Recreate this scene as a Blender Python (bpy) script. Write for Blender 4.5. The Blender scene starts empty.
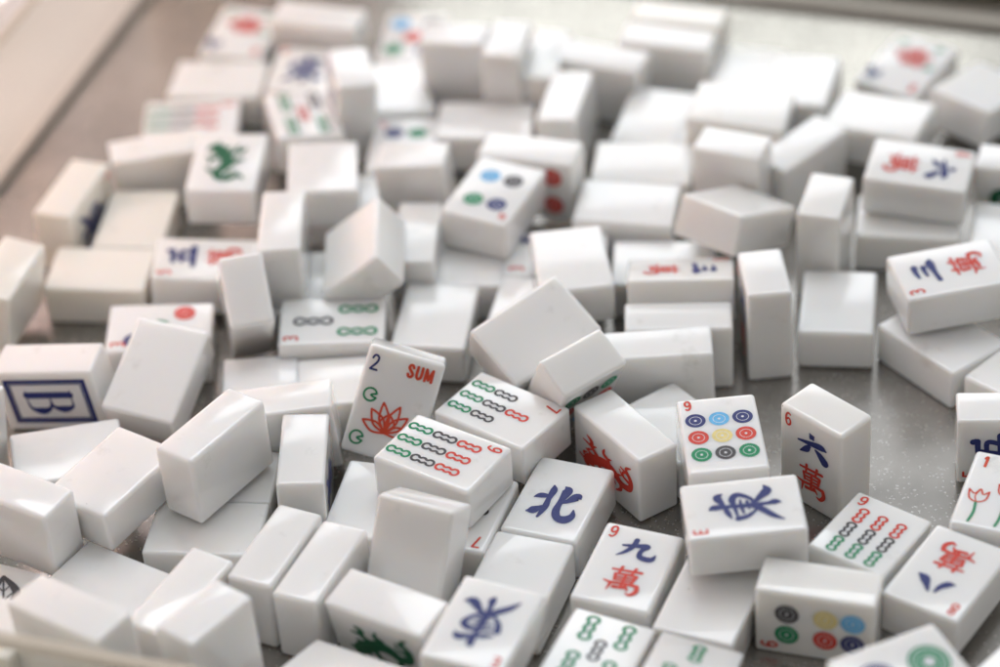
# Mahjong tiles heaped in a shallow clear display box, close-up with a shallow depth of field.
# All dimensions are in millimetres, converted to metres by S.
import bpy, bmesh, math, random
from mathutils import Vector, Matrix, Quaternion

S = 0.001
scene = bpy.context.scene
col = scene.collection
random.seed(7)

# ------------------------------------------------------------------ camera
F_PX, PITCH, ROLL, HEIGHT = 2845.836, 0.652028, -0.066164, 595.835
cam_data = bpy.data.cameras.new("camera")
cam = bpy.data.objects.new("camera", cam_data)
col.objects.link(cam)
scene.camera = cam
cam_data.sensor_width = 36.0
cam_data.lens = F_PX / 1000.0 * 36.0
cp, sp = math.cos(PITCH), math.sin(PITCH)
fwd = Vector((0, cp, -sp)); upv = Vector((0, sp, cp)); rt = Vector((1, 0, 0))
cr, sr = math.cos(ROLL), math.sin(ROLL)
r2 = rt * cr + upv * sr
u2 = -rt * sr + upv * cr
m = Matrix((r2, u2, -fwd)).transposed().to_4x4()
m.translation = Vector((0, 0, HEIGHT)) * S
cam.matrix_world = m
cam_data.clip_start = 0.01
cam_data.clip_end = 50.0
cam_data.dof.use_dof = True
cam_data.dof.focus_distance = 0.892
cam_data.dof.aperture_fstop = 4.2
cam_data.dof.aperture_blades = 9

# ------------------------------------------------------------------ light
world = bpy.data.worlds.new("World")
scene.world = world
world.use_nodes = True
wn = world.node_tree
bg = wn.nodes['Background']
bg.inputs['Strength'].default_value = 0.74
# a bright pale room towards the windows (+Y), dimmer and warmer behind the camera
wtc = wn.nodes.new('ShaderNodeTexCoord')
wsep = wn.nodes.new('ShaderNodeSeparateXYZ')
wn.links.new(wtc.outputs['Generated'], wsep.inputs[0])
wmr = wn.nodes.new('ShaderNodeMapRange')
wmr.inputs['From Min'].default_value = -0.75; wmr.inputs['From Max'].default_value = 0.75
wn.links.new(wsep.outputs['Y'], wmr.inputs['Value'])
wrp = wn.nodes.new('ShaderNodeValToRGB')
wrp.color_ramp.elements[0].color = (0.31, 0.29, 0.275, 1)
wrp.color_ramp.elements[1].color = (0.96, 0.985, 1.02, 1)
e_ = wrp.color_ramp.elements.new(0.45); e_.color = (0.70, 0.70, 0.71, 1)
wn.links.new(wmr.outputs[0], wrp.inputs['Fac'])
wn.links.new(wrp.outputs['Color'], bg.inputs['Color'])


def area(name, loc, target, sx, sy, power, color):
    d = bpy.data.lights.new(name, 'AREA')
    d.shape = 'RECTANGLE'
    d.size = sx; d.size_y = sy
    d.energy = power
    d.color = color
    o = bpy.data.objects.new(name, d)
    col.objects.link(o)
    o.location = loc
    o.rotation_euler = (Vector(target) - Vector(loc)).to_track_quat('-Z', 'Y').to_euler()
    return o


area("window_light", (-0.30, 2.55, 1.02), (0, 0.8, 0), 1.9, 0.60, 8.0, (0.92, 0.965, 1.0))
area("overhead_fill_light", (0.10, 1.75, 1.95), (0, 0.8, 0), 1.5, 0.9, 15.5, (0.92, 0.965, 1.0))  # added fill from above, no seen source, brightens the tile tops
area("side_fill_light", (-0.62, 1.02, 0.24), (-0.10, 0.82, 0.02), 0.7, 0.42, 27.0, (1.0, 0.99, 0.985))  # unseen lamp added behind the cloth to light the tiles' left faces

scene.view_settings.view_transform = 'Standard'
scene.view_settings.look = 'None'
scene.view_settings.exposure = 0.08
scene.view_settings.gamma = 1.0
scene.render.engine = 'CYCLES'
scene.cycles.use_denoising = True
scene.cycles.max_bounces = 10
scene.cycles.sample_clamp_indirect = 4.0

# ------------------------------------------------------------------ materials


def mat(name):
    mt = bpy.data.materials.new(name)
    mt.use_nodes = True
    nt = mt.node_tree
    return mt, nt, nt.nodes['Principled BSDF']


def tile_material():
    mt, nt, b = mat("tile_resin")
    N, Lk = nt.nodes, nt.links
    tc = N.new('ShaderNodeTexCoord')
    info = N.new('ShaderNodeObjectInfo')
    ramp = N.new('ShaderNodeValToRGB')
    ramp.color_ramp.elements[0].color = (0.83, 0.825, 0.81, 1)
    ramp.color_ramp.elements[1].color = (0.885, 0.885, 0.875, 1)
    Lk.new(info.outputs['Random'], ramp.inputs['Fac'])
    off = N.new('ShaderNodeVectorMath'); off.operation = 'ADD'
    sc = N.new('ShaderNodeVectorMath'); sc.operation = 'SCALE'; sc.inputs[3].default_value = 3.0
    Lk.new(info.outputs['Random'], sc.inputs[0])
    Lk.new(tc.outputs['Object'], off.inputs[0]); Lk.new(sc.outputs[0], off.inputs[1])
    # faint handling grime: sparse grey smudges
    n1 = N.new('ShaderNodeTexNoise'); n1.inputs['Scale'].default_value = 85; n1.inputs['Detail'].default_value = 7
    n1.inputs['Roughness'].default_value = 0.65
    Lk.new(off.outputs[0], n1.inputs['Vector'])
    r1 = N.new('ShaderNodeValToRGB')
    r1.color_ramp.elements[0].position = 0.62; r1.color_ramp.elements[0].color = (1, 1, 1, 1)
    r1.color_ramp.elements[1].position = 0.80; r1.color_ramp.elements[1].color = (0.80, 0.79, 0.77, 1)
    Lk.new(n1.outputs['Fac'], r1.inputs['Fac'])
    # tiny dark specks
    v = N.new('ShaderNodeTexVoronoi'); v.inputs['Scale'].default_value = 62
    Lk.new(off.outputs[0], v.inputs['Vector'])
    r2_ = N.new('ShaderNodeValToRGB')
    r2_.color_ramp.elements[0].position = 0.012; r2_.color_ramp.elements[0].color = (0.35, 0.33, 0.32, 1)
    r2_.color_ramp.elements[1].position = 0.022; r2_.color_ramp.elements[1].color = (1, 1, 1, 1)
    Lk.new(v.outputs['Distance'], r2_.inputs['Fac'])
    mx = N.new('ShaderNodeMix'); mx.data_type = 'RGBA'; mx.blend_type = 'MULTIPLY'; mx.inputs[0].default_value = 1
    Lk.new(ramp.outputs['Color'], mx.inputs[6]); Lk.new(r1.outputs['Color'], mx.inputs[7])
    mx2 = N.new('ShaderNodeMix'); mx2.data_type = 'RGBA'; mx2.blend_type = 'MULTIPLY'; mx2.inputs[0].default_value = 1
    Lk.new(mx.outputs[2], mx2.inputs[6]); Lk.new(r2_.outputs['Color'], mx2.inputs[7])
    mx3 = N.new('ShaderNodeMix'); mx3.data_type = 'RGBA'; mx3.blend_type = 'MULTIPLY'; mx3.inputs[0].default_value = 1
    Lk.new(mx2.outputs[2], mx3.inputs[6]); Lk.new(info.outputs['Color'], mx3.inputs[7])
    Lk.new(mx3.outputs[2], b.inputs['Base Color'])
    # roughness: polished, with smears
    n2 = N.new('ShaderNodeTexNoise'); n2.inputs['Scale'].default_value = 60; n2.inputs['Detail'].default_value = 4
    Lk.new(off.outputs[0], n2.inputs['Vector'])
    mr = N.new('ShaderNodeMapRange')
    mr.inputs['From Min'].default_value = 0.3; mr.inputs['From Max'].default_value = 0.7
    mr.inputs['To Min'].default_value = 0.05; mr.inputs['To Max'].default_value = 0.17
    Lk.new(n2.outputs['Fac'], mr.inputs['Value']); Lk.new(mr.outputs[0], b.inputs['Roughness'])
    # hairline scratches and a very gentle waviness
    mp = N.new('ShaderNodeMapping'); mp.inputs['Scale'].default_value = (1, 14, 1)
    mp.inputs['Rotation'].default_value = (0.3, 0.2, 0.6)
    Lk.new(off.outputs[0], mp.inputs['Vector'])
    n3 = N.new('ShaderNodeTexNoise'); n3.inputs['Scale'].default_value = 130; n3.inputs['Detail'].default_value = 3
    Lk.new(mp.outputs[0], n3.inputs['Vector'])
    r3 = N.new('ShaderNodeMapRange'); r3.inputs['From Min'].default_value = 0.66; r3.inputs['From Max'].default_value = 0.74
    Lk.new(n3.outputs['Fac'], r3.inputs['Value'])
    n4 = N.new('ShaderNodeTexNoise'); n4.inputs['Scale'].default_value = 45
    Lk.new(off.outputs[0], n4.inputs['Vector'])
    ad = N.new('ShaderNodeMath'); ad.operation = 'MULTIPLY_ADD'; ad.inputs[1].default_value = -0.12
    Lk.new(r3.outputs[0], ad.inputs[0]); Lk.new(n4.outputs['Fac'], ad.inputs[2])
    bp = N.new('ShaderNodeBump'); bp.inputs['Strength'].default_value = 0.25; bp.inputs['Distance'].default_value = 0.00012
    Lk.new(ad.outputs[0], bp.inputs['Height']); Lk.new(bp.outputs[0], b.inputs['Normal'])
    b.inputs['Subsurface Weight'].default_value = 0.9
    b.inputs['Subsurface Radius'].default_value = (1.0, 0.85, 0.7)
    b.inputs['Subsurface Scale'].default_value = 0.0040
    b.inputs['IOR'].default_value = 1.5
    b.inputs['Coat Weight'].default_value = 0.5
    b.inputs['Coat Roughness'].default_value = 0.03
    return mt


def paint(name, c, rough=0.42):
    mt, nt, b = mat(name)
    N, Lk = nt.nodes, nt.links
    tc = N.new('ShaderNodeTexCoord')
    n = N.new('ShaderNodeTexNoise'); n.inputs['Scale'].default_value = 900; n.inputs['Detail'].default_value = 3
    Lk.new(tc.outputs['Object'], n.inputs['Vector'])
    mx = N.new('ShaderNodeMix'); mx.data_type = 'RGBA'
    mx.inputs[6].default_value = (c[0], c[1], c[2], 1)
    mx.inputs[7].default_value = (min(1, c[0] * 1.5 + .03), min(1, c[1] * 1.5 + .03), min(1, c[2] * 1.5 + .03), 1)
    Lk.new(n.outputs['Fac'], mx.inputs[0])
    Lk.new(mx.outputs[2], b.inputs['Base Color'])
    b.inputs['Roughness'].default_value = rough
    b.inputs['Specular IOR Level'].default_value = 0.22
    return mt


TILE = tile_material()
P = {
    'navy': paint("navy_paint", (0.014, 0.022, 0.125)),
    'red': paint("red_paint", (0.50, 0.035, 0.018)),
    'green': paint("green_paint", (0.0, 0.19, 0.075)),
    'black': paint("black_paint", (0.045, 0.042, 0.045)),
    'sky': paint("light_blue_paint", (0.10, 0.36, 0.62)),
    'yellow': paint("yellow_paint", (0.60, 0.50, 0.20)),
    'white': paint("pale_ring_paint", (0.55, 0.56, 0.58)),
    'dkgreen': paint("dark_green_paint", (0.0, 0.09, 0.035)),
    'orange': paint("orange_paint", (0.50, 0.05, 0.018)),
}


def floor_material():
    mt, nt, b = mat("box_floor_speckled")
    N, Lk = nt.nodes, nt.links
    tc = N.new('ShaderNodeTexCoord')
    n = N.new('ShaderNodeTexNoise'); n.inputs['Scale'].default_value = 16; n.inputs['Detail'].default_value = 8
    n.inputs['Roughness'].default_value = 0.6
    Lk.new(tc.outputs['Object'], n.inputs['Vector'])
    r = N.new('ShaderNodeValToRGB')
    r.color_ramp.elements[0].position = 0.3; r.color_ramp.elements[0].color = (0.29, 0.278, 0.260, 1)
    r.color_ramp.elements[1].position = 0.7; r.color_ramp.elements[1].color = (0.46, 0.44, 0.41, 1)
    Lk.new(n.outputs['Fac'], r.inputs['Fac'])
    v = N.new('ShaderNodeTexVoronoi'); v.inputs['Scale'].default_value = 1700
    Lk.new(tc.outputs['Object'], v.inputs['Vector'])
    sep = N.new('ShaderNodeSeparateColor'); Lk.new(v.outputs['Color'], sep.inputs[0])
    g = N.new('ShaderNodeMath'); g.operation = 'GREATER_THAN'; g.inputs[1].default_value = 0.955
    Lk.new(sep.outputs[0], g.inputs[0])
    mx = N.new('ShaderNodeMix'); mx.data_type = 'RGBA'; mx.inputs[7].default_value = (0.54, 0.525, 0.50, 1)
    Lk.new(g.outputs[0], mx.inputs[0]); Lk.new(r.outputs['Color'], mx.inputs[6])
    Lk.new(mx.outputs[2], b.inputs['Base Color'])
    ml = N.new('ShaderNodeMath'); ml.operation = 'MULTIPLY_ADD'; ml.inputs[1].default_value = 0.08; ml.inputs[2].default_value = 0.70
    Lk.new(g.outputs[0], ml.inputs[0]); Lk.new(ml.outputs[0], b.inputs['Metallic'])
    mr = N.new('ShaderNodeMapRange'); mr.inputs['To Min'].default_value = 0.14; mr.inputs['To Max'].default_value = 0.26
    n2 = N.new('ShaderNodeTexNoise'); n2.inputs['Scale'].default_value = 55; n2.inputs['Detail'].default_value = 5
    Lk.new(tc.outputs['Object'], n2.inputs['Vector'])
    Lk.new(n2.outputs['Fac'], mr.inputs['Value']); Lk.new(mr.outputs[0], b.inputs['Roughness'])
    bp = N.new('ShaderNodeBump'); bp.inputs['Strength'].default_value = 0.05; bp.inputs['Distance'].default_value = 0.0001
    Lk.new(v.outputs['Distance'], bp.inputs['Height']); Lk.new(bp.outputs[0], b.inputs['Normal'])
    return mt


def plain(name, c, rough=0.6, scale=30, amt=0.12):
    mt, nt, b = mat(name)
    N, Lk = nt.nodes, nt.links
    tc = N.new('ShaderNodeTexCoord')
    n = N.new('ShaderNodeTexNoise'); n.inputs['Scale'].default_value = scale; n.inputs['Detail'].default_value = 5
    Lk.new(tc.outputs['Object'], n.inputs['Vector'])
    mx = N.new('ShaderNodeMix'); mx.data_type = 'RGBA'
    mx.inputs[6].default_value = (c[0] * (1 - amt), c[1] * (1 - amt), c[2] * (1 - amt), 1)
    mx.inputs[7].default_value = (min(1, c[0] * (1 + amt)), min(1, c[1] * (1 + amt)), min(1, c[2] * (1 + amt)), 1)
    Lk.new(n.outputs['Fac'], mx.inputs[0]); Lk.new(mx.outputs[2], b.inputs['Base Color'])
    b.inputs['Roughness'].default_value = rough
    return mt


def backdrop_material(c):
    mt = plain("sheer_backdrop_cloth", c, 0.9, 14, .10)
    nt = mt.node_tree
    b = nt.nodes['Principled BSDF']; out = nt.nodes['Material Output']
    tr = nt.nodes.new('ShaderNodeBsdfTranslucent'); tr.inputs['Color'].default_value = (c[0] * 1.05, c[1] * 1.03, c[2] * 1.03, 1)  # lets the added lamp behind the cloth glow through
    mx = nt.nodes.new('ShaderNodeMixShader'); mx.inputs[0].default_value = 0.42
    nt.links.new(b.outputs[0], mx.inputs[1]); nt.links.new(tr.outputs[0], mx.inputs[2])
    nt.links.new(mx.outputs[0], out.inputs['Surface'])
    return mt


def acrylic():
    mt, nt, b = mat("clear_acrylic")
    b.inputs['Base Color'].default_value = (0.95, 0.94, 0.88, 1)
    b.inputs['Roughness'].default_value = 0.03
    b.inputs['IOR'].default_value = 1.2
    b.inputs['Transmission Weight'].default_value = 1.0
    return mt


def edge_material():
    mt, nt, b = mat("acrylic_edge")
    b.inputs['Base Color'].default_value = (0.55, 0.49, 0.40, 1)
    b.inputs['Roughness'].default_value = 0.6
    return mt


# ------------------------------------------------------------------ mesh helpers


def link(name, bm, mats, parent=None, smooth=False):
    me = bpy.data.meshes.new(name)
    bm.to_mesh(me); bm.free()
    for mm in mats:
        me.materials.append(mm)
    if smooth:
        for p in me.polygons:
            p.use_smooth = True
    o = bpy.data.objects.new(name, me)
    col.objects.link(o)
    if parent:
        o.parent = parent
    return o


def tag(o, label=None, cat=None, group=None, kind=None):
    if label: o['label'] = label
    if cat: o['category'] = cat
    if group: o['group'] = group
    if kind: o['kind'] = kind
    return o


TW, TL, TD = 25.381, 36.000, 15.198


def body_mesh(k):
    bm = bmesh.new()
    bmesh.ops.create_cube(bm, size=1.0)
    rnd = random.Random(k)
    for v in bm.verts:
        v.co.x *= (TW - 0.15) * S
        v.co.y *= (TL - 0.15) * S
        v.co.z *= (TD - 0.15) * S
        v.co += Vector((rnd.uniform(-1, 1), rnd.uniform(-1, 1), 0)) * 0.12 * S
    bmesh.ops.bevel(bm, geom=list(bm.edges), offset=(1.15 + 0.09 * k) * S, segments=5, profile=0.55, affect='EDGES', clamp_overlap=True)
    me = bpy.data.meshes.new("mahjong_tile")
    bm.to_mesh(me); bm.free()
    me.materials.append(TILE)
    for p in me.polygons:
        p.use_smooth = True
    try:
        me.set_sharp_from_angle(angle=math.radians(40))
    except Exception:
        pass
    return me


BODIES = [body_mesh(k) for k in range(6)]

# ------------------------------------------------------------------ engraved, painted symbols
FACE = TD / 2 + 0.0


class Sym:
    """collects painted shapes, in mm on the tile's face, as one mesh"""
    def __init__(self):
        self.bm = bmesh.new(); self.k = 0; self.mats = []; self.idx = {}

    def mi(self, c):
        if c not in self.idx:
            self.idx[c] = len(self.mats); self.mats.append(P[c])
        return self.idx[c]

    def z(self):
        self.k += 1
        return (FACE - 0.075 + 0.02 + 0.003 * self.k) * S

    def quadstrip(self, left, right, c):
        z = self.z(); i = self.mi(c)
        L = [self.bm.verts.new((p[0] * S, p[1] * S, z)) for p in left]
        R = [self.bm.verts.new((p[0] * S, p[1] * S, z)) for p in right]
        for a in range(len(L) - 1):
            f = self.bm.faces.new((L[a], L[a + 1], R[a + 1], R[a])); f.material_index = i

    def poly(self, pts, c):
        z = self.z(); i = self.mi(c)
        f = self.bm.faces.new([self.bm.verts.new((p[0] * S, p[1] * S, z)) for p in pts]); f.material_index = i

    def disc(self, x, y, r, c, n=40):
        self.poly([(x + r * math.cos(2 * math.pi * k / n), y + r * math.sin(2 * math.pi * k / n)) for k in range(n)], c)

    def ring(self, x, y, r0, r1, c, n=40):
        a = [(x + r0 * math.cos(2 * math.pi * k / n), y + r0 * math.sin(2 * math.pi * k / n)) for k in range(n + 1)]
        b = [(x + r1 * math.cos(2 * math.pi * k / n), y + r1 * math.sin(2 * math.pi * k / n)) for k in range(n + 1)]
        self.quadstrip(a, b, c)

    def stroke(self, pts, c, closed=False):
        """brush stroke through (x, y, width) points"""
        pts = [tuple(p) for p in pts]
        if closed:
            pp = [pts[-1]] + pts + [pts[0], pts[1]]
        else:
            pp = [pts[0]] + pts + [pts[-1]]
        out = []
        for i in range(1, len(pp) - 2):
            p0, p1, p2, p3 = pp[i - 1], pp[i], pp[i + 1], pp[i + 2]
            n = 7
            for k in range(n):
                t = k / n
                out.append(tuple(0.5 * (2 * p1[q] + (p2[q] - p0[q]) * t + (2 * p0[q] - 5 * p1[q] + 4 * p2[q] - p3[q]) * t * t
                                        + (-p0[q] + 3 * p1[q] - 3 * p2[q] + p3[q]) * t ** 3) for q in range(3)))
        out.append(pp[-2])
        left, right = [], []
        n = len(out)
        for i, p in enumerate(out):
            a = out[max(0, i - 1)]; b = out[min(n - 1, i + 1)]
            if closed and i in (0, n - 1):
                a, b = out[n - 2], out[1]
            dx, dy = b[0] - a[0], b[1] - a[1]
            l = math.hypot(dx, dy) or 1
            w = max(p[2], 0.05) / 2
            left.append((p[0] - dy / l * w, p[1] + dx / l * w))
            right.append((p[0] + dy / l * w, p[1] - dx / l * w))
        self.quadstrip(left, right, c)
        if not closed:
            for p in (out[0], out[-1]):
                if p[2] > 0.25:
                    self.disc(p[0], p[1], p[2] / 2, c, 14)

    def build(self, name, parent):
        bmesh.ops.recalc_face_normals(self.bm, faces=self.bm.faces)
        for f in self.bm.faces:
            if f.normal.z < 0:
                f.normal_flip()
        return link(name, self.bm, self.mats, parent)


# strokes are written in a box of -1..1; place() scales and moves them
GLYPH = {
    'wan': [  # red ten-thousand character
        [(-.80, .72, .10), (.72, .80, .13)], [(-.36, .98, .13), (-.40, .50, .10)], [(.36, 1.0, .13), (.26, .52, .10)],
        [(-.56, .42, .12), (-.48, -.02, .12)], [(-.56, .42, .10), (.10, .48, .12), (.56, .44, .14)], [(.56, .44, .14), (.46, -.02, .12)],
        [(-.46, .20, .09), (.46, .24, .09)], [(-.46, .0, .09), (.44, .03, .09)], [(.0, .48, .12), (-.02, -.55, .13)],
        [(-1.0, -.18, .06), (-.55, -.28, .12), (.10, -.20, .12), (.80, -.24, .16)],
        [(.80, -.24, .16), (.86, -.62, .18), (.62, -.92, .14), (.36, -.84, .04)],
        [(-.58, -.28, .14), (-.66, -.84, .05)], [(-.36, -.56, .16), (-.02, -.54, .12), (.30, -.50, .10)], [(.20, -.40, .15), (.42, -.66, .06)]],
    '9': [[(-.30, .98, .20), (-.34, .30, .20), (-.62, -.40, .16), (-.98, -.88, .05)],
          [(-.86, .22, .10), (-.30, .36, .18), (.28, .52, .26), (.34, .40, .24)],
          [(.32, .46, .24), (.14, -.10, .18), (.20, -.60, .22), (.52, -.76, .26), (.84, -.66, .24), (.96, -.18, .05)]],
    '8': [[(-.28, .50, .10), (-.36, -.10, .22), (-.62, -.62, .28), (-.95, -.80, .05)],
          [(.06, .62, .10), (.30, .10, .22), (.60, -.42, .34), (.98, -.66, .08)]],
    '6': [[(-.16, 1.10, .08), (-.02, .86, .30), (.06, .74, .12)], [(-.95, .04, .08), (-.20, .20, .20), (.60, .36, .28), (.92, .26, .10)],
          [(-.20, -.10, .16), (-.40, -.48, .26), (-.80, -.88, .06)], [(.24, -.14, .10), (.52, -.40, .26), (.86, -.86, .36)]],
    '3': [[(-.50, .74, .12), (.06, .84, .20), (.46, .80, .26)], [(-.42, .06, .12), (.06, .14, .18), (.36, .10, .24)],
          [(-.95, -.72, .20), (-.2, -.60, .20), (.60, -.52, .34), (.95, -.62, .10)]],
    '5': [[(-.6, .85, .16), (.6, .9, .22)], [(-.05, .86, .18), (-.25, -.75, .2)], [(-.55, .12, .14), (.5, .2, .2), (.4, -.75, .2)],
          [(-.95, -.82, .2), (.95, -.76, .26)], [(.55, 1.2, .25), (.7, 1.05, .1)]],
    'east': [[(-.62, .44, .05), (-.30, .52, .20), (.10, .60, .14), (.55, .74, .30), (.74, .60, .06)],
             [(-.06, 1.0, .08), (.04, .86, .26), (.02, .40, .16), (.0, -.10, .22), (.02, -.60, .16), (.06, -.84, .26), (.02, -1.0, .05)],
             [(-.66, .26, .22), (-.56, -.02, .18), (-.30, -.26, .10)], [(-.60, .26, .08), (-.1, .30, .14), (.40, .34, .24), (.62, .16, .22), (.34, -.18, .14), (.0, -.24, .10)],
             [(-.40, .08, .08), (.0, .12, .14), (.34, .12, .06)], [(-.2, -.10, .06), (.22, -.06, .12)],
             [(.0, -.22, .28), (-.30, -.46, .26), (-.66, -.72, .22), (-.92, -1.0, .05)], [(.04, -.20, .10), (.36, -.42, .22), (.70, -.66, .34), (1.0, -.60, .05)]],
    'north': [[(-.42, .96, .06), (-.34, .70, .24), (-.36, .2, .18), (-.34, -.30, .22), (-.44, -.86, .10)], [(-1.0, .16, .06), (-.76, .30, .24), (-.34, .34, .14)],
              [(-1.0, -.66, .10), (-.78, -.56, .34), (-.52, -.34, .18), (-.26, -.10, .06)], [(.10, 1.0, .06), (.26, .80, .34), (.20, .2, .20), (.20, -.36, .26), (.40, -.72, .28), (.76, -.76, .36), (.98, -.50, .24), (.92, -.16, .05)],
              [(.22, .08, .10), (.50, .26, .20), (.80, .56, .36), (.98, .50, .06)]],
    'dragon': [[(-.95, .62, .10), (-.70, .72, .26), (-.45, .60, .34), (-.15, .30, .30), (.05, .0, .30), (-.05, -.30, .28), (-.30, -.52, .22), (-.20, -.80, .20), (.25, -.86, .18), (.70, -.70, .12), (.95, -.86, .05)],
               [(-.70, .72, .12), (-.52, .95, .06)], [(-.60, .60, .18), (-.70, .38, .05)], [(.05, .30, .16), (.35, .52, .12), (.60, .50, .16), (.78, .66, .05)],
               [(.35, .52, .1), (.42, .80, .05)], [(.02, -.02, .16), (.34, -.10, .12), (.52, .08, .14), (.80, .04, .05)], [(-.35, .25, .14), (-.70, .12, .12), (-.95, .22, .05)],
               [(-.70, .12, .1), (-.80, -.10, .05)], [(-.28, -.50, .16), (-.62, -.50, .12), (-.85, -.34, .05)], [(.10, -.84, .12), (.22, -.58, .08), (.44, -.48, .05)],
               [(.48, -.78, .1), (.62, -.52, .05)], [(-.12, .42, .12), (.0, .70, .06)]],
}


def place(sym, g, x, y, w, h, c, k=1.0):
    for st in GLYPH[g]:
        sym.stroke([(x + p[0] * w / 2, y + p[1] * h / 2, p[2] * (w + h) / 2 * 0.62 * k) for p in st], c)


DIGIT = {
    '1': [[(-.25, .65), (.1, 1), (.1, -1)]],
    '2': [[(-.6, .55), (-.35, .92), (.1, 1), (.55, .75), (.5, .2), (0, -.35), (-.65, -.96)], [(-.65, -.96), (.7, -.96)]],
    '3': [[(-.6, .8), (0, 1), (.5, .75), (.45, .25), (-.1, .05)], [(-.1, .05), (.5, -.15), (.6, -.6), (.1, -.98), (-.6, -.85)]],
    '5': [[(.6, .96), (-.45, .96)], [(-.45, .96), (-.55, .1)], [(-.55, .1), (0, .3), (.55, .0), (.55, -.6), (.05, -1), (-.6, -.85)]],
    '6': [[(.5, .85), (0, 1), (-.5, .55), (-.6, -.3), (-.35, -.9), (.1, -1), (.55, -.7), (.55, -.15), (.1, .15), (-.5, -.15)]],
    '7': [[(-.65, .96), (.65, .96)], [(.65, .96), (-.1, -1)]],
    '8': [[(0, .05), (-.5, .4), (-.35, .9), (0, 1), (.4, .88), (.5, .45), (0, .05), (-.6, -.35), (-.5, -.85), (0, -1), (.5, -.85), (.6, -.35), (0, .05)]],
    '9': [[(-.5, -.85), (0, -1), (.5, -.55), (.6, .3), (.35, .9), (-.1, 1), (-.55, .7), (-.55, .15), (-.1, -.15), (.5, .15)]],
    'E': [[(-.5, 1), (-.5, -1)], [(-.5, .98), (.6, .98)], [(-.5, 0), (.45, 0)], [(-.5, -.98), (.6, -.98)]],
}


def digit(par, ch, c='red', x=-9.0, y=13.6, h=4.6, name='numeral', wd=0.75):
    s = Sym()
    for st in DIGIT[ch]:
        s.stroke([(x + p[0] * h * 0.33, y + p[1] * h / 2, wd) for p in st], c)
    s.build(name, par)


def bone(par, x, y, c, ln=8.9, ang=0.0):
    """outlined bamboo stick with three bulges"""
    s = Sym()
    n = 46; out = []
    R_ = 1.32 + (ln - 8.0) * 0.09; sw = 0.86 + (ln - 8.0) * 0.05
    ca, sa = math.cos(ang), math.sin(ang)
    for k in range(n + 1):
        yy = ln / 2 * math.sin(math.pi * (k / n - 0.5))
        w = 0.0
        for cy_, r_ in ((-ln / 2 + R_, R_), (0.0, R_ * .88), (ln / 2 - R_, R_)):
            w = max(w, math.sqrt(max(0.0, r_ * r_ - (yy - cy_) ** 2)))
        if abs(yy) < ln / 2 - R_:
            w = max(w, R_ * .52)
        out.append((w, yy))
    for sgn in (1, -1):
        s.stroke([(x + (sgn * w * ca - yy * sa), y + (sgn * w * sa + yy * ca), sw) for w, yy in out], c)
    s.stroke([(x + sa * 2.3, y - ca * 2.3, .28), (x, y, .5), (x - sa * 2.3, y + ca * 2.3, .28)], 'white')
    s.build('bamboo_symbol', par)


def circ(par, x, y, c, r=3.2):
    s = Sym()
    s.disc(x, y, r, c)
    s.ring(x, y, r * .56, r * .62, 'white')
    s.disc(x, y, r * .14, 'white', 20)
    if r > 5:
        s.ring(x, y, r * .80, r * .86, 'white')
        s.disc(x, y, r * .30, 'white', 24)
    s.build('circle_symbol', par)


def wan(par, d):
    digit(par, d)
    s = Sym(); place(s, d, 0.9, 7.6, 12.0, 8.6, 'navy', 1.4); s.build('number_character', par)
    s = Sym(); place(s, 'wan', 0.9, -6.6, 11.8, 11.8, 'red', 1.2); s.build('wan_character', par)


def east(par, e=True):
    if e: digit(par, 'E', x=-9.3, y=13.8, h=4.0)
    s = Sym(); place(s, 'east', 0.3, -0.8, 16.5, 21.5, 'navy', .78); s.build('wind_character', par)


def lotus(par, cx, cy, r, c, name='lotus_motif'):
    s = Sym()

    def petal(a, l, w, bx, by):
        ca, sa = math.cos(a), math.sin(a)
        def q(u, v): return (bx + (u * ca - v * sa), by + (u * sa + v * ca), .72)
        s.stroke([q(0, 0), q(l * .45, w), q(l * .8, w * .55), q(l, 0)], c)
        s.stroke([q(0, 0), q(l * .45, -w), q(l * .8, -w * .55), q(l, 0)], c)
    by = cy - r * .55
    for a, l, w in ((90, .95, .36), (74, 1.5, .24), (106, 1.5, .24), (48, 1.35, .27), (132, 1.35, .27), (18, 1.25, .25), (162, 1.25, .25)):
        petal(math.radians(a), l * r, w * r, cx, by)
    s.build(name, par)


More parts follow.
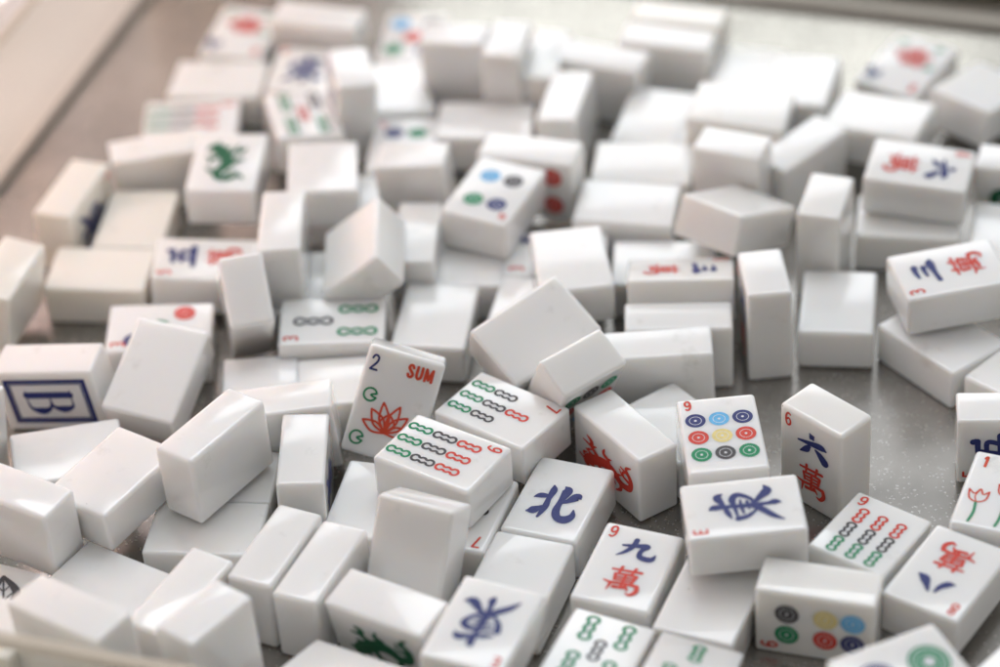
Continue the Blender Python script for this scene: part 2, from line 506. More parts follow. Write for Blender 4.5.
def draw(par, kind):
    if kind.startswith('wan') and kind[3:].isdigit():
        wan(par, kind[3:])
    elif kind == 'wan_side':
        wan(par, '6')
    elif kind == 'east':
        east(par)
    elif kind == 'north':
        s = Sym(); place(s, 'north', 0.0, -2.6, 14.5, 16.5, 'navy', 1.02); s.build('wind_character', par)
    elif kind == 'bam9':
        digit(par, '9')
        for c, y in (('red', 5.9), ('black', -3.2), ('green', -12.3)):
            for x in (-6.3, 0, 6.3): bone(par, x, y, c, 8.0)
    elif kind == 'bam7':
        digit(par, '7')
        bone(par, 0, 5.9, 'red', 8.0)
        for c, y in (('black', -3.2), ('green', -12.3)):
            for x in (-6.3, 0, 6.3): bone(par, x, y, c, 8.0)
    elif kind == 'bam3':
        digit(par, '3')
        bone(par, 0, 6.4, 'black', 12.6)
        for x in (-6, 6): bone(par, x, -8.6, 'green', 12.6)
    elif kind == 'bam3b':
        bone(par, 0, 8.4, 'green', 11.5)
        for x in (-5.5, 5.5): bone(par, x, -9.0, 'green', 11.5)
    elif kind in ('bam5', 'bam5c'):
        a = 0.0
        for x in (-5.6, 5.6): bone(par, x, -9.4, 'green', 12.0, a)
        bone(par, 0, 0, 'black' if kind == 'bam5' else 'red', 10.0, a)
        for x in (-5.6, 5.6): bone(par, x, 9.4, 'green' if x < 0 or kind == 'bam5' else 'black', 12.0, a)
    elif kind == 'pin9':
        digit(par, '9', y=14.4, h=4.0)
        for y, cs in ((7.0, ('navy', 'sky', 'navy')), (-1.1, ('red', 'yellow', 'red')), (-9.2, ('green', 'black', 'green'))):
            for x, c in zip((-7.4, 0, 7.4), cs): circ(par, x, y, c, 3.2)
    elif kind == 'pin6':
        digit(par, '6')
        for x, y, c in ((-4.2, 8.3, 'green'), (4.2, 8.3, 'black'), (-4.2, -3.2, 'red'), (4.2, -3.2, 'yellow'), (-4.2, -11.4, 'navy'), (4.2, -11.4, 'sky')):
            circ(par, x, y, c, 3.6)
    elif kind == 'pin4':
        digit(par, '4' if '4' in DIGIT else '1', y=14.2, h=3.6) if False else None
        for x, y, c in ((-4.4, 7.4, 'navy'), (4.4, 7.4, 'green'), (-4.4, -7.4, 'black'), (4.4, -7.4, 'sky')):
            circ(par, x, y, c, 3.5)
        s = Sym()
        s.stroke([(-9.6, 15.0, .6), (-10.0, 12.6, .6), (-7.8, 12.6, .6)], 'red'); s.stroke([(-8.4, 14.6, .6), (-8.4, 11.4, .6)], 'red')
        s.build('numeral', par)
    elif kind == 'pin5':
        for x, y, c in ((-6.2, 9.5, 'sky'), (6.2, 9.5, 'black'), (0, 0, 'red'), (-6.2, -9.5, 'green'), (6.2, -9.5, 'navy')):
            circ(par, x, y, c, 3.8)
    elif kind == 'pin5r':
        for x, y, c in ((-6, 10, 'red'), (6, 10, 'red'), (0, 0, 'black'), (-6, -10, 'red'), (6, -10, 'red')):
            circ(par, x, y, c, 3.6)
    elif kind == 'pin3':
        digit(par, '3')
        for x, y, c in ((-7, 8.2, 'navy'), (0, 0, 'green'), (7, -8.2, 'red')): circ(par, x, y, c, 3.6)
    elif kind == 'pin2':
        circ(par, 0, 8.6, 'green', 6.2); circ(par, 0, -8.0, 'navy', 6.2)
    elif kind == 'dragon_green':
        s = Sym(); place(s, 'dragon', 0, 0, 15.5, 25.0, 'dkgreen' , 1.25); s.build('dragon_motif', par)
    elif kind == 'dragon_red':
        s = Sym(); place(s, 'dragon', -.5, 0, 15.0, 31.0, 'red', .85)
        for k in range(9): s.stroke([(-4.6 + (k % 3) * 2.6, 11 - k * 2.7, .5), (-2.8 + (k % 3) * 2.6, 12.4 - k * 2.7, 1.1), (-1.6 + (k % 3) * 2.6, 10.4 - k * 2.7, .4)], 'red')
        s.build('dragon_motif', par)
    elif kind == 'bbox':
        s = Sym()
        for hx, hy, w in ((9.3, 14.6, 1.5), (7.6, 12.9, .5)):
            s.quadstrip([(-hx, -hy), (hx, -hy), (hx, hy), (-hx, hy), (-hx, -hy)],
                        [(-hx + w, -hy + w), (hx - w, -hy + w), (hx - w, hy - w), (-hx + w, hy - w), (-hx + w, -hy + w)], 'navy')
        s.build('letter_frame', par)
        s = Sym()
        s.stroke([(-2.6, 7.6, 2.7), (-2.6, -7.6, 2.7)], 'navy')
        s.stroke([(-4.4, 7.9, .5), (0, 7.9, .5), (2.4, 7.4, 1.2), (3.5, 4.2, 2.8), (2.4, .9, 1.3), (-.4, .3, .5), (-2, .3, .5)], 'navy')
        s.stroke([(-2, .2, .5), (.4, .1, .5), (3.0, -.7, 1.3), (4.2, -3.9, 2.9), (2.9, -7.2, 1.2), (0, -7.9, .5), (-4.4, -7.9, .5)], 'navy')
        s.build('letter', par)
    elif kind == 'sum2':
        digit(par, '2', 'navy', x=-9.5, y=12.4, h=4.8, wd=.7)
        s = Sym()
        x0, y0, h, w = 1.4, 12.9, 3.9, .95

        def L(pts, dx): s.stroke([(x0 + dx + a, y0 + b * h / 2, w) for a, b in pts], 'orange')
        L([(1.6, .62), (1.2, .95), (.5, .9), (.25, .5), (1.0, 0), (1.7, -.45), (1.4, -.92), (.6, -.95), (.2, -.6)], 0)
        L([(0, .95), (0, -.5), (.7, -.95), (1.5, -.5), (1.5, .95)], 3.0)
        L([(0, -.95), (.1, .95)], 5.8); L([(.1, .95), (1.1, -.7)], 5.8); L([(1.1, -.7), (2.1, .95)], 5.8); L([(2.1, .95), (2.2, -.95)], 5.8)
        s.build('word', par)
        lotus(par, -0.4, -5.4, 6.6, 'orange')
        for x, y in ((-8.1, 2.0), (-8.7, -12.6)):
            s = Sym()
            s.stroke([(x + 2.1 * math.cos(math.radians(a)), y + 2.1 * math.sin(math.radians(a)), .65) for a in range(20, 341, 20)], 'green')
            s.stroke([(x + 2.0, y + .7, .65), (x + .2, y - .1, .65), (x + 2.0, y - .8, .65)], 'green')
            s.build('leaf_motif', par)
    elif kind == 'tulip1':
        digit(par, '1', 'orange', x=-8.4, y=12.8, h=4.4, wd=.95)
        for x, y in ((-7.0, -3.6), (1.2, 1.0), (8.2, -2.6)):
            s = Sym()
            s.stroke([(x - 3.2, y + 2.6, .6), (x - 2.4, y - 1.2, .6), (x, y - 2.6, .6), (x + 2.6, y - 1.0, .6), (x + 3.0, y + 2.8, .6)], 'orange')
            s.stroke([(x - 3.2, y + 2.6, .6), (x - 1.2, y + 1.0, .6), (x + .2, y + 3.4, .6), (x + 1.4, y + 1.2, .6), (x + 3.0, y + 2.8, .6)], 'orange')
            s.stroke([(x + .2, y + 3.4, .4), (x - .8, y, .4), (x, y - 2.4, .4)], 'orange')
            s.stroke([(x, y - 3.0, .8), (x + .4, -11, .9), (x - .2, -15.5, .9)], 'green')
            s.build('tulip_motif', par)
    elif kind in ('flower_far', 'flower2'):
        digit(par, '8' if kind == 'flower_far' else '3', x=-9, y=12.8)
        s = Sym(); place(s, '6', 8.2, 11.0, 6.5, 7.0, 'navy', 1.6); s.build('season_character', par)
        s = Sym()
        for k in range(16):
            a = k * 2.39996; rr = 1.35 * math.sqrt(k) 
            x, y = rr * math.cos(a) * 1.25, -5 + rr * math.sin(a)
            s.stroke([(x - 1.3, y, .8), (x, y + 1.1, .9), (x + 1.3, y, .8), (x, y - 1.1, .8)], 'red', closed=True)
        s.build('flower_motif', par)
        for x, y in ((-8.5, -1), (8, -13), (-6.5, -13.5)):
            s = Sym(); s.stroke([(x - 2, y - 1, .4), (x, y, 2.2), (x + 2, y + 1, .4)], 'green'); s.build('leaf_motif', par)
    elif kind == 'leaf':
        s = Sym()
        for y in (10, -1, -12):
            s.stroke([(-7, y - 4, 1.2), (-2, y + 3.2, 2.6), (7, y + 4, 1.2)], 'black')
            s.stroke([(-7, y - 4, 1.2), (2, y - 3.4, 2.6), (7, y + 4, 1.2)], 'black')
            s.stroke([(-7, y - 4, .7), (0, y, .7), (7, y + 4, .5)], 'black')
            s.stroke([(-2.5, y - 1.4, .5), (-1.5, y + 1.6, .5)], 'black'); s.stroke([(1, y + .6, .5), (2.2, y + 3, .5)], 'black')
            s.stroke([(-2.5, y - 1.4, .5), (1, y - 2.2, .5)], 'black'); s.stroke([(1, y + .6, .5), (4.4, y, .5)], 'black')
        s.build('leaf_motif', par)


# ------------------------------------------------------------------ the setting: clear display box on a table
ANG = math.radians(-19.5)
DX = Vector((math.cos(ANG), math.sin(ANG), 0)); DY = Vector((-math.sin(ANG), math.cos(ANG), 0))
ORG = Vector((-145.2, 588.6, 0))     # inner front-left region point on the front wall line
LEFTP = Vector((-184.0, 892.0, 0)); BACKP = Vector((125.0, 984.0, 0))


def frame(u, v, z=0):
    """box coordinates (mm): u along the front wall, v towards the back"""
    return (DX * u + DY * v + Vector((0, 0, z)))


U0 = LEFTP.dot(DX); V0 = ORG.dot(DY); V1 = BACKP.dot(DY); U1 = U0 + 620


def slab(bm, u0, u1, v0, v1, z0, z1):
    vs = [bm.verts.new(frame(u, v, z) * S) for z in (z0, z1) for u, v in ((u0, v0), (u1, v0), (u1, v1), (u0, v1))]
    fs = []
    for f in ((3, 2, 1, 0), (4, 5, 6, 7), (0, 1, 5, 4), (1, 2, 6, 5), (2, 3, 7, 6), (3, 0, 4, 7)):
        fs.append(bm.faces.new([vs[i] for i in f]))
    return fs


bm = bmesh.new(); slab(bm, U0 - 4, U1 + 4, V0 - 4, V1 + 4, -3, 0)
tag(link("box_floor", bm, [floor_material()]), kind='structure')
bm = bmesh.new(); slab(bm, U0 - 900, U1 + 900, V0 - 700, V1 + 900, -24, -4)
tag(link("table_top", bm, [plain("cream_table", (0.80, 0.77, 0.74), 0.30, 6, .10)]), kind='structure')

ACR = acrylic(); EDG = edge_material()
WALLH = 53.5
SEAL = plain("seal_strip", (0.30, 0.27, 0.23), 0.5)
for nm, a, lab in (("box_wall", (U0 - 3.2, U1 + 3.2, V0 - 3.2, V0), "clear acrylic wall along the front with a pale polished rim"),
                   ("box_wall", (U0 - 3.2, U1 + 3.2, V1, V1 + 3.2), "clear acrylic wall along the far back of the box"),
                   ("box_wall", (U0 - 3.2, U0, V0 + .05, V1 - .05), "clear acrylic wall along the left side of the box"),
                   ("box_wall", (U1, U1 + 3.2, V0 + .05, V1 - .05), "clear acrylic wall along the right side, beyond the pile")):
    bm = bmesh.new(); slab(bm, *a, 0.1, WALLH - 3.0)
    w = link(nm, bm, [ACR])
    tag(w, lab, "box wall", "clear walls of the display box")
    bm = bmesh.new(); fs = slab(bm, *a, WALLH - 2.98, WALLH if 'front' in lab else WALLH - 2.2)
    link("rim", bm, [EDG], w)
    if 'left' in lab or 'back' in lab:
        bm = bmesh.new()
        if 'left' in lab: slab(bm, U0 + .05, U0 + 2.2, V0 + .1, V1 - .1, 0.05, 2.2)
        else: slab(bm, U0 + 2.3, U1 - .1, V1 - 2.2, V1 - .05, 0.05, 2.2)
        link("seal", bm, [SEAL], w)

# pleated pale curtain added beyond the left wall; its stripe colours imitate reflected streaks
bm = bmesh.new()
n = 520; rows = []
for k in range(n + 1):
    t = k / n
    v = V0 - 40 + t * (V1 - V0 + 420)
    d = 15 * math.sin(t * 128) + 7 * math.sin(t * 71 + 1.3) + 5 * math.sin(t * 211)
    for zz in range(5):
        z = -3 + zz * 90
        rows.append(bm.verts.new((frame(U0 - 75 + d * (1 + .1 * zz), v, z)) * S))
for k in range(n):
    for zz in range(4):
        a = k * 5 + zz
        f = bm.faces.new((rows[a], rows[a + 5], rows[a + 6], rows[a + 1]))
        f.material_index = (0, 1, 0, 2, 0, 1, 2)[(k // 13) % 7]
cur = link("backdrop", bm, [backdrop_material((0.84, 0.80, 0.81)), backdrop_material((0.72, 0.65, 0.57)), backdrop_material((0.80, 0.72, 0.69))], smooth=True)
md = cur.modifiers.new("thickness", 'SOLIDIFY'); md.thickness = 0.0004
tag(cur, "pale curtain with pink and beige stripes standing for reflected streaks, beyond the left wall", "backdrop")

# dark ledge behind the back wall, towards the right
bm = bmesh.new(); slab(bm, U0 + 240, U1 + 300, V1 + 22, V1 + 260, -3, 16)
bmesh.ops.bevel(bm, geom=list(bm.edges), offset=2 * S, segments=2, affect='EDGES')
tag(link("wooden_board", bm, [plain("dark_wood", (0.14, 0.125, 0.10), 0.5, 9, .4)]),
    "dark brown board lying behind the back wall at upper right", "board")

# ------------------------------------------------------------------ the tiles
# (centre in mm, orientation quaternion of the printed face's frame, print, label)
TILES = [
    ((-126.85, 600.08, 37.63), (0.64836, -0.33067, 0.62296, 0.28670), '',
     'blank white tile on its long side just inside the front rim, lower left'),
    ((-124.23, 648.47, 7.98), (0.00039, 0.46274, -0.88648, 0.00561), '',
     'shaded blank tile lying flat behind the tile at the glass rim, lower left'),
    ((-100.00, 631.46, 13.28), (0.67742, -0.18351, -0.68186, -0.20613), '',
     'slim blank tile on its side behind the larger blank tile beside the glass rim'),
    ((-89.50, 603.64, 23.80), (0.62923, -0.66140, -0.29640, 0.28065), '',
     'blank tile standing tall at the rim, in front of the slim one on its side'),
    ((-72.43, 649.50, 12.92), (0.69406, -0.15573, -0.68641, -0.15121), '',
     'left one of two slim white tiles side by side on edge at the bottom'),
    ((-58.36, 640.85, 12.79), (0.68564, -0.15774, -0.69309, -0.15699), '',
     'right one of two slim white tiles side by side, touching the green dragon tile'),
    ((-36.92, 619.61, 15.03), (0.56607, 0.32210, -0.68802, 0.32007), 'dragon_green',
     'tile on its long edge with a green dragon on its shaded front face'),
    ((-54.09, 596.48, 11.86), (0.01128, -0.41755, 0.90251, -0.10489), '',
     'pale blank tile cut by the bottom edge in front of the green dragon'),
    ((-10.64, 600.15, 25.88), (0.20386, 0.01582, 0.00284, 0.97887), 'east',
     'east wind tile with dark blue character upside down at the bottom edge'),
    ((0.28, 639.82, 8.22), (0.00329, 0.18774, 0.98216, -0.01048), '',
     'blank white tile lying flat directly below the blue north wind tile'),
    ((14.79, 673.17, 8.55), (0.97839, 0.00888, -0.01303, -0.20615), 'north',
     'north wind tile lying flat with dark blue character, against the red dragon tile'),
    ((33.88, 640.55, 7.79), (0.97966, 0.00418, 0.00143, -0.20061), 'wan9',
     'nine characters tile lying flat with blue nine over red character'),
    ((57.58, 624.32, 7.68), (0.00112, -0.20676, -0.97839, 0.00199), '',
     'blank tile lying flat right of the nine characters tile, under the east wind tile'),
    ((20.96, 600.01, 11.64), (0.19587, 0.05856, 0.06904, 0.97644), 'bam5',
     'bamboo tile with two green and a dark stick at the bottom below the nine characters'),
    ((46.83, 586.98, 15.14), (0.96777, -0.17295, 0.09253, -0.15793), 'bam3b',
     'bamboo tile with one green stick at top, cut by the bottom edge'),
    ((69.37, 642.89, 26.53), (0.69964, -0.00493, -0.01739, 0.71427), 'east',
     'east wind tile lying sideways on the pile, small red E at its left corner'),
    ((66.82, 680.91, 24.07), (0.99983, 0.00999, -0.00971, 0.01244), 'pin9',
     'nine circles tile facing up with three rows of coloured circles'),
    ((99.58, 683.97, 18.02), (0.64421, 0.64552, -0.29034, -0.28982), 'wan6',
     'six characters tile standing upright on the bare box floor'),
    ((107.06, 643.85, 11.41), (0.95269, -0.06622, 0.06250, -0.28998), 'bam9',
     'nine bamboo tile with red sticks on top and green below, right of the pile'),
    ((127.91, 623.53, 12.43), (0.31518, 0.00011, -0.00008, 0.94903), 'wan8',
     'eight characters tile seen upside down at right, red character above two blue strokes'),
    ((89.08, 617.65, 12.84), (0.56631, 0.41902, -0.58014, 0.40884), 'pin6',
     'six circles tile on its long edge with the circles on its shaded front'),
    ((105.99, 572.49, 23.50), (0.83647, 0.00309, 0.04519, -0.54614), 'pin2',
     'two circles tile with large green and navy circles at the lower right edge'),
    ((146.22, 576.34, 11.21), (0.01723, 0.40673, -0.90960, 0.08306), '',
     'blank tile of which only a sliver shows in the lower right corner'),
    ((150.09, 654.87, 14.41), (0.97868, 0.00449, -0.00094, -0.20536), 'tulip1',
     'flower tile with red tulips on green stems and an orange 1, right edge'),
    ((159.86, 689.25, 14.97), (0.52751, 0.45275, -0.53791, 0.47687), 'wan5',
     'tile on its long edge behind the tulip tile, blue strokes on its front face'),
    ((146.43, 744.68, 7.66), (0.00079, -0.29720, 0.95481, -0.00255), '',
     'blank tile lying flat beneath the blue and red three characters tile at right'),
    ((150.28, 757.16, 25.00), (0.65476, -0.00725, -0.01799, 0.75558), 'wan3',
     'three characters tile lying on a blank tile at the right edge'),
    ((170.96, 716.72, 7.91), (0.00165, 0.36252, -0.93196, 0.00550), '',
     'blank tile at the right edge behind the tulip tile, almost out of view'),
    ((-35.57, 718.24, 22.24), (0.84506, 0.50557, 0.07859, -0.15525), 'sum2',
     'season tile marked 2 and SUM with a red lotus, leaning upright'),
    ((-20.34, 682.04, 22.88), (0.46106, 0.00075, 0.00277, -0.88736), 'bam9',
     'nine bamboo tile in the centre, in front of the seven bamboo tile'),
    ((-0.94, 707.05, 18.04), (0.42412, -0.00054, -0.00837, -0.90557), 'bam7',
     'seven bamboo tile in the centre with a single red stick near its 7'),
    ((37.33, 695.50, 12.95), (0.68342, 0.18736, -0.67766, 0.19649), 'dragon_red',
     'tile on its long edge with a red dragon on its left face'),
    ((22.02, 723.05, 20.15), (0.17643, -0.23330, 0.82364, -0.48586), 'pin9',
     'small tilted tile with green and black circles just under its top face'),
    ((11.29, 741.17, 26.44), (0.13442, -0.44768, -0.86600, -0.17765), '',
     'greyish blank tile tilted towards the viewer at the centre of the pile'),
    ((-21.64, 772.56, 8.50), (0.00784, -0.08858, -0.99603, -0.00293), '',
     'blank white tile lying flat between the three bamboo tile and the tilted greyish tile'),
    ((-56.23, 767.29, 12.89), (0.72012, 0.01731, -0.00365, 0.69362), 'bam3',
     'three bamboo tile lying sideways with one grey and two green sticks'),
    ((-148.14, 747.77, 15.15), (0.45962, 0.59534, 0.41261, -0.51388), 'bbox',
     'tile on its long edge with letter B in a dark blue frame'),
    ((-173.08, 712.92, 19.90), (0.56485, -0.60445, -0.34440, 0.44382), '',
     'tile at the left edge in front of the framed B tile, barely in view'),
    ((-141.88, 712.38, 8.70), (0.03208, -0.64715, -0.76146, -0.01872), '',
     'blank white tile lying flat in front of the framed letter B tile'),
    ((-152.16, 671.75, 24.33), (0.62629, -0.33040, 0.61407, 0.34859), '',
     'blank tile on its long edge at the lower left edge, high on the pile'),
    ((-123.37, 684.88, 22.32), (0.02436, 0.31800, 0.94761, 0.01798), '',
     'blank tile lying face down beside the tall block, left of the pile front'),
    ((-91.42, 689.02, 29.37), (0.65832, -0.23360, -0.67895, -0.22602), '',
     'large blank tile on its long edge resting high, left of the blue edged slim tile'),
    ((-95.18, 671.21, 7.88), (0.00443, -0.64733, 0.76219, -0.00378), '',
     'blank tile lying flat and shaded under the large blank tile at left'),
    ((-91.29, 695.93, 7.85), (0.00113, -0.64731, 0.76222, -0.00261), '',
     'blank tile of which a small triangle shows below the large blank tile at left'),
    ((-64.33, 689.91, 16.59), (0.69977, 0.00877, 0.71408, -0.01857), 'east',
     'slim tile on edge with dark blue print along its right side'),
    ((-43.02, 679.25, 7.78), (0.00271, -0.13158, -0.99130, -0.00209), '',
     'pale blank tile lying flat left of the central nine bamboo tile'),
    ((-29.59, 646.84, 19.53), (0.48785, -0.84220, 0.19584, -0.11981), '',
     'tile leaning upright with a dark shaded back facing the viewer, below the nine bamboo'),
    ((-14.92, 671.88, 7.57), (0.17720, -0.00000, -0.00000, 0.98417), 'bam7',
     'tile half buried under the central nine bamboo tile with a red 7 at its corner'),
    ((-72.16, 715.40, 16.88), (0.51304, -0.52218, 0.48330, 0.48015), '',
     'blank tile on its long edge behind the slim tile with blue print'),
    ((-80.32, 739.16, 7.56), (0.00003, 0.00263, -1.00000, 0.00001), '',
     'blank tile lying flat on the floor below the upright slab left of the three bamboo'),
    ((-50.39, 741.33, 7.67), (0.00061, 0.70896, -0.70525, 0.00068), '',
     'blank tile on the floor underneath the sideways three bamboo tile'),
    ((-85.19, 775.69, 22.50), (0.59906, -0.26555, -0.65521, 0.37590), '',
     'narrow blank slab tipped forward just left of the three bamboo tile'),
    ((-64.92, 797.86, 7.42), (0.00000, 0.01856, 0.99983, -0.00000), '',
     'narrow blank tile standing behind the left end of the three bamboo tile'),
    ((-44.89, 795.74, 24.81), (0.32243, 0.01390, 0.94648, 0.00481), '',
     'pinkish blank tile balanced on its corner behind the three bamboo tile'),
    ((0.80, 823.14, 23.35), (0.22549, 0.01917, -0.00785, 0.97403), 'pin4',
     'four circles tile lying high on the pile, light blue, grey, green and navy'),
    ((-8.64, 807.14, 7.53), (0.00008, -0.06046, -0.99817, 0.00001), '',
     'blank tile under the front corner of the four circles tile'),
    ((9.99, 773.54, 7.57), (0.00004, -0.12458, -0.99221, 0.00017), '',
     'narrow blank tile behind the tilted greyish tile, below the four circles tile'),
    ((20.99, 804.49, 7.54), (0.74858, 0.00005, 0.00004, 0.66304), 'flower2',
     'flat tile showing scraps of red print right of the four circles tile'),
    ((15.32, 847.31, 19.07), (0.56892, 0.40780, -0.58875, 0.40423), 'pin5r',
     'long blank topped tile with red marks on its front, behind the four circles tile'),
    ((25.74, 781.33, 22.13), (0.00004, 0.03031, -0.99954, 0.00012), '',
     'large blank white tile in the centre, right below the four circles tile'),
    ((62.18, 771.63, 20.35), (0.66319, -0.12002, -0.11913, -0.72910), 'wan3',
     'three characters tile on its side tipped back, red character left of blue strokes'),
    ((58.27, 795.51, 7.43), (0.00000, 0.66541, -0.74648, 0.00000), '',
     'blank tile lying flat behind the tipped back three characters tile'),
    ((51.51, 736.23, 13.11), (0.51391, -0.49732, 0.50304, 0.48530), '',
     'long blank tile on its long edge beneath the tipped back three characters tile'),
    ((59.38, 750.77, 12.69), (0.51953, -0.48022, 0.51891, 0.47981), '',
     'blank tile standing behind the right end of the long tile below the three characters'),
    ((88.91, 757.49, 18.15), (0.50327, 0.51230, -0.49486, -0.48927), 'wan_side',
     'tile standing upright on its short end with red print on its left side'),
    ((114.71, 765.70, 7.99), (0.00754, 0.09042, 0.99586, -0.00590), '',
     'blank white tile lying flat on the bare floor right of the upright tile'),
    ((114.53, 799.14, 18.19), (0.57869, -0.57668, -0.41238, 0.40312), '',
     'blank tile standing upright behind the flat one on the bare floor'),
    ((145.69, 812.67, 7.58), (0.00001, -0.77525, -0.63165, -0.00003), '',
     'blank tile lying flat under the far six characters tile'),
    ((150.49, 821.54, 23.47), (0.58306, 0.00089, 0.01871, -0.81221), 'wan6',
     'six characters tile lying sideways at far right, red beside blue'),
    ((83.74, 802.65, 25.49), (0.06795, -0.34360, -0.91536, 0.19858), '',
     'blank tile tilted on its edge with a pinkish shaded front, right of centre'),
    ((47.91, 825.98, 12.46), (0.00696, -0.62033, 0.78431, 0.00090), '',
     'long blank tile lying flat behind the blank slab right of the four circles tile'),
    ((55.57, 851.06, 12.21), (0.00459, -0.64163, 0.76699, 0.00384), '',
     'long blank tile lying flat behind another, right of the far red print'),
    ((86.23, 834.33, 18.71), (0.68512, -0.69440, 0.15065, -0.16041), '',
     'blank tile standing with a grey square front, behind the tilted pinkish one'),
    ((92.80, 869.28, 21.75), (0.00822, 0.58794, -0.80875, -0.01358), '',
     'blank tile lying flat in the bright blur behind the grey square front'),
    ((62.62, 886.44, 8.46), (0.00062, 0.15918, 0.98719, 0.01070), '',
     'left one of two narrow blank tiles pointing away, upper right of centre'),
    ((85.38, 881.44, 7.73), (0.00069, 0.15852, 0.98735, 0.00118), '',
     'right one of two narrow blank tiles pointing away, upper right of centre'),
    ((112.08, 848.67, 12.79), (0.65835, -0.27441, -0.64193, -0.28143), '',
     'blank tile lying slanted right of the standing tile with grey square front'),
    ((143.57, 867.55, 15.09), (0.01655, -0.51557, 0.85645, -0.02027), '',
     'blank tile lying flat in front of the far red flower tile'),
    ((160.26, 910.01, 8.85), (0.31485, -0.00397, -0.03087, 0.94863), 'flower_far',
     'blurred flower tile with a red bloom near the far right corner'),
    ((183.90, 886.13, 11.77), (0.06813, -0.34289, -0.93386, 0.07539), '',
     'blank tile at the far right with a dark grey side, behind the six characters'),
    ((190.39, 827.59, 13.20), (0.41669, 0.58223, 0.41480, -0.56153), 'dragon_green',
     'tile at the right edge with green print on its front, next to six characters'),
    ((177.93, 798.64, 8.05), (0.00089, 0.13294, 0.99106, -0.01138), '',
     'blank tile at the right edge below the green printed one'),
    ((117.77, 893.31, 15.66), (0.01710, 0.15526, 0.98756, -0.01817), '',
     'blank tile lying flat nearest the back at upper right, left of the red bloom'),
    ((71.22, 926.67, 12.69), (0.57953, -0.40542, 0.57934, 0.40515), '',
     'blank tile on its long edge at the top, with a grey front, right of centre'),
    ((76.94, 942.37, 12.87), (0.56643, -0.41753, 0.57395, 0.41883), '',
     'cream blank tile rearmost at the top, behind the one with the grey front'),
    ((44.42, 916.32, 13.07), (0.60458, -0.37079, 0.58652, 0.39115), '',
     'blurred blank tile with a shaded front left of the rear pair at the top'),
    ((30.00, 882.59, 17.24), (0.68316, -0.10358, -0.71911, -0.07376), '',
     'blank slab pointing away on top of the far heap, top centre'),
    ((9.72, 915.80, 18.05), (0.55965, -0.55327, -0.43846, 0.43408), '',
     'blurred blank tile at top centre with a grey front, right of the five circles'),
    ((23.75, 919.92, 12.90), (0.70378, -0.09032, -0.70014, -0.07962), '',
     'blurred blank tile next to and right of the top centre one with grey front'),
    ((-9.27, 921.48, 18.30), (0.70650, -0.69733, 0.07743, -0.09266), '',
     'small looking blurred blank tile just right of the far five circles tile'),
    ((-26.25, 955.06, 7.51), (0.99634, -0.00019, 0.00002, -0.08547), 'pin5',
     'blurred five circles tile at the top, light blue and red circles'),
    ((-62.37, 959.31, 13.12), (0.59334, -0.39990, 0.56379, 0.41251), '',
     'blank tile on its long edge at the top left with a brownish front'),
    ((-93.72, 965.92, 8.39), (0.12639, 0.02741, -0.00033, 0.99160), 'flower_far',
     'blurred flower tile with pale red and green print at far left top'),
    ((-101.76, 934.01, 7.59), (0.00007, -0.65341, 0.75701, 0.00006), '',
     'long blank tile lying flat in front of the far left flower tile'),
    ((-68.71, 931.65, 10.70), (0.99681, -0.03600, 0.02970, -0.06476), 'east',
     'blurred tile with a dark blue character, left of the tall one at the back'),
    ((-68.10, 892.45, 15.34), (0.99393, -0.04055, 0.04955, 0.08946), 'bam5c',
     'blurred bamboo tile with slanted green and red sticks, upper left'),
    ((-49.98, 899.73, 20.23), (0.55767, 0.52315, -0.41652, -0.49176), 'wan_side',
     'tall tile standing upright at the back with red print on its left side'),
    ((-93.63, 850.48, 24.62), (0.99844, 0.00525, 0.00360, -0.05539), 'dragon_green',
     'green dragon tile lying face up, upper left of the pile'),
    ((-101.67, 810.24, 11.15), (0.72190, 0.02289, 0.03870, 0.69054), 'wan5',
     'characters tile with a blue sign left of a red one, below the green dragon tile'),
    ((-138.71, 813.61, 7.73), (0.00271, 0.65817, -0.75286, -0.00271), '',
     'yellowish blank tile lying flat at left in front of bare floor'),
    ((-127.85, 843.15, 7.66), (0.00021, -0.06990, -0.99755, 0.00300), '',
     'bluish blank tile lying flat behind the yellowish one at left'),
    ((-150.32, 850.00, 13.04), (0.69245, 0.11054, 0.70294, -0.11904), 'east',
     'cream tile on its long edge at far left with navy print on its right side'),
    ((-120.37, 874.62, 12.75), (0.45569, -0.54402, 0.45171, 0.54069), '',
     'blank tile tipped forward with a brown shaded front, upper left'),
    ((-110.95, 906.69, 7.71), (0.69737, -0.00223, 0.00195, -0.71670), 'bam9',
     'bamboo tile with a faint green, grey and red row, far upper left'),
    ((-168.76, 792.78, 20.57), (0.76141, -0.10643, -0.63502, -0.07527), '',
     'cream blank tile cut by the left edge beside the yellowish one'),
    ((-115.70, 775.92, 8.73), (0.71329, 0.02630, 0.00025, 0.70037), 'pin3',
     'three circles tile with a red circle, partly under a big greyish tile at left'),
    ((-113.60, 743.99, 18.09), (0.01321, -0.17839, -0.96437, -0.19490), '',
     'big greyish blank tile leaning on the three circles tile at left'),
    ((-33.88, 916.97, 9.13), (0.05199, 0.06424, -0.99652, 0.01098), '',
     'blurred blank tile lying flat just right of the tall upright one at the back'),
    ((-0.37, 891.09, 8.48), (0.00951, 0.66403, -0.74764, 0.00213), '',
     'blurred long blank tile lying across the middle behind the four circles tile'),
    ((-25.92, 839.51, 19.10), (0.70608, -0.70202, 0.03810, -0.08467), '',
     'blank tile standing with its top slanting, left of the four circles tile'),
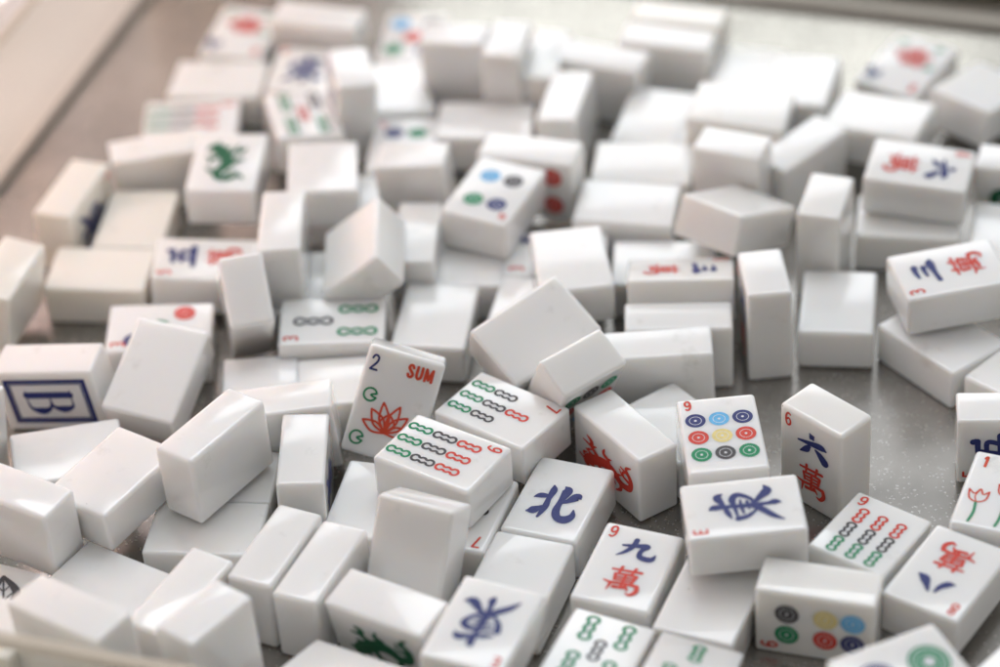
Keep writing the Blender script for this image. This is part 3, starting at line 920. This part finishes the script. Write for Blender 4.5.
    ((-50.85, 849.47, 7.42), (0.00000, 0.64287, -0.76597, 0.00000), '',
     'long blank tile lying flat behind the pinkish tile on its corner'),
    ((-30.94, 879.03, 8.03), (0.99821, -0.00682, 0.00513, -0.05913), 'pin4',
     'blurred circles tile with a light blue circle, left above the four circles tile'),
    ((-59.42, 842.97, 24.56), (0.02653, 0.00764, -0.99890, 0.03787), '',
     'blurred blank tile in front of the slanted green and red bamboo tile'),
    ((-72.29, 800.99, 27.00), (0.70697, -0.01452, -0.70697, -0.01316), '',
     'narrow blank slab pointing away right below the face up green dragon tile'),
    ((-26.68, 809.55, 12.44), (0.70624, -0.03603, -0.70614, -0.03603), '',
     'narrow blank tile between the pinkish cornered one and the four circles tile'),
    ((-159.42, 618.17, 23.30), (0.03755, 0.56371, -0.82462, 0.02872), '',
     'blank tile sticking out at the left end of the front glass rim'),
    ((-166.98, 651.49, 7.57), (0.84163, -0.00000, 0.00000, 0.54006), 'leaf',
     'tile in deep shade at the lower left edge with a dark leaf print'),
    ((54.78, 706.75, 8.33), (0.00871, -0.28217, 0.95925, -0.01241), '',
     'blank tile lying flat under the nine circles tile'),
    ((-145.61, 613.56, 7.81), (0.99906, -0.00878, 0.00037, -0.04238), 'wan8',
     'tile seen through the front glass with red and black print, lower left corner'),
    ((99.63, 914.24, 7.49), (0.00000, -0.15501, -0.98791, -0.00000), '',
     'small looking blurred blank tile furthest back at upper right, above two flat ones'),
]
GROUP = "mahjong tiles heaped in the clear box"
for i, (c, q, kind, label) in enumerate(TILES):
    o = bpy.data.objects.new("mahjong_tile", BODIES[i % len(BODIES)])
    col.objects.link(o)
    o.rotation_mode = 'QUATERNION'
    o.location = Vector(c) * S
    o.rotation_quaternion = Quaternion(q)
    tag(o, label, "mahjong tile", GROUP)
    yl = 1.0 if ('cream' in label or 'yellowish' in label) else random.random() ** 3 * 0.35
    o.color = (1.0, 1.0 - 0.035 * yl, 1.0 - 0.10 * yl, 1)
    if kind:
        draw(o, kind)
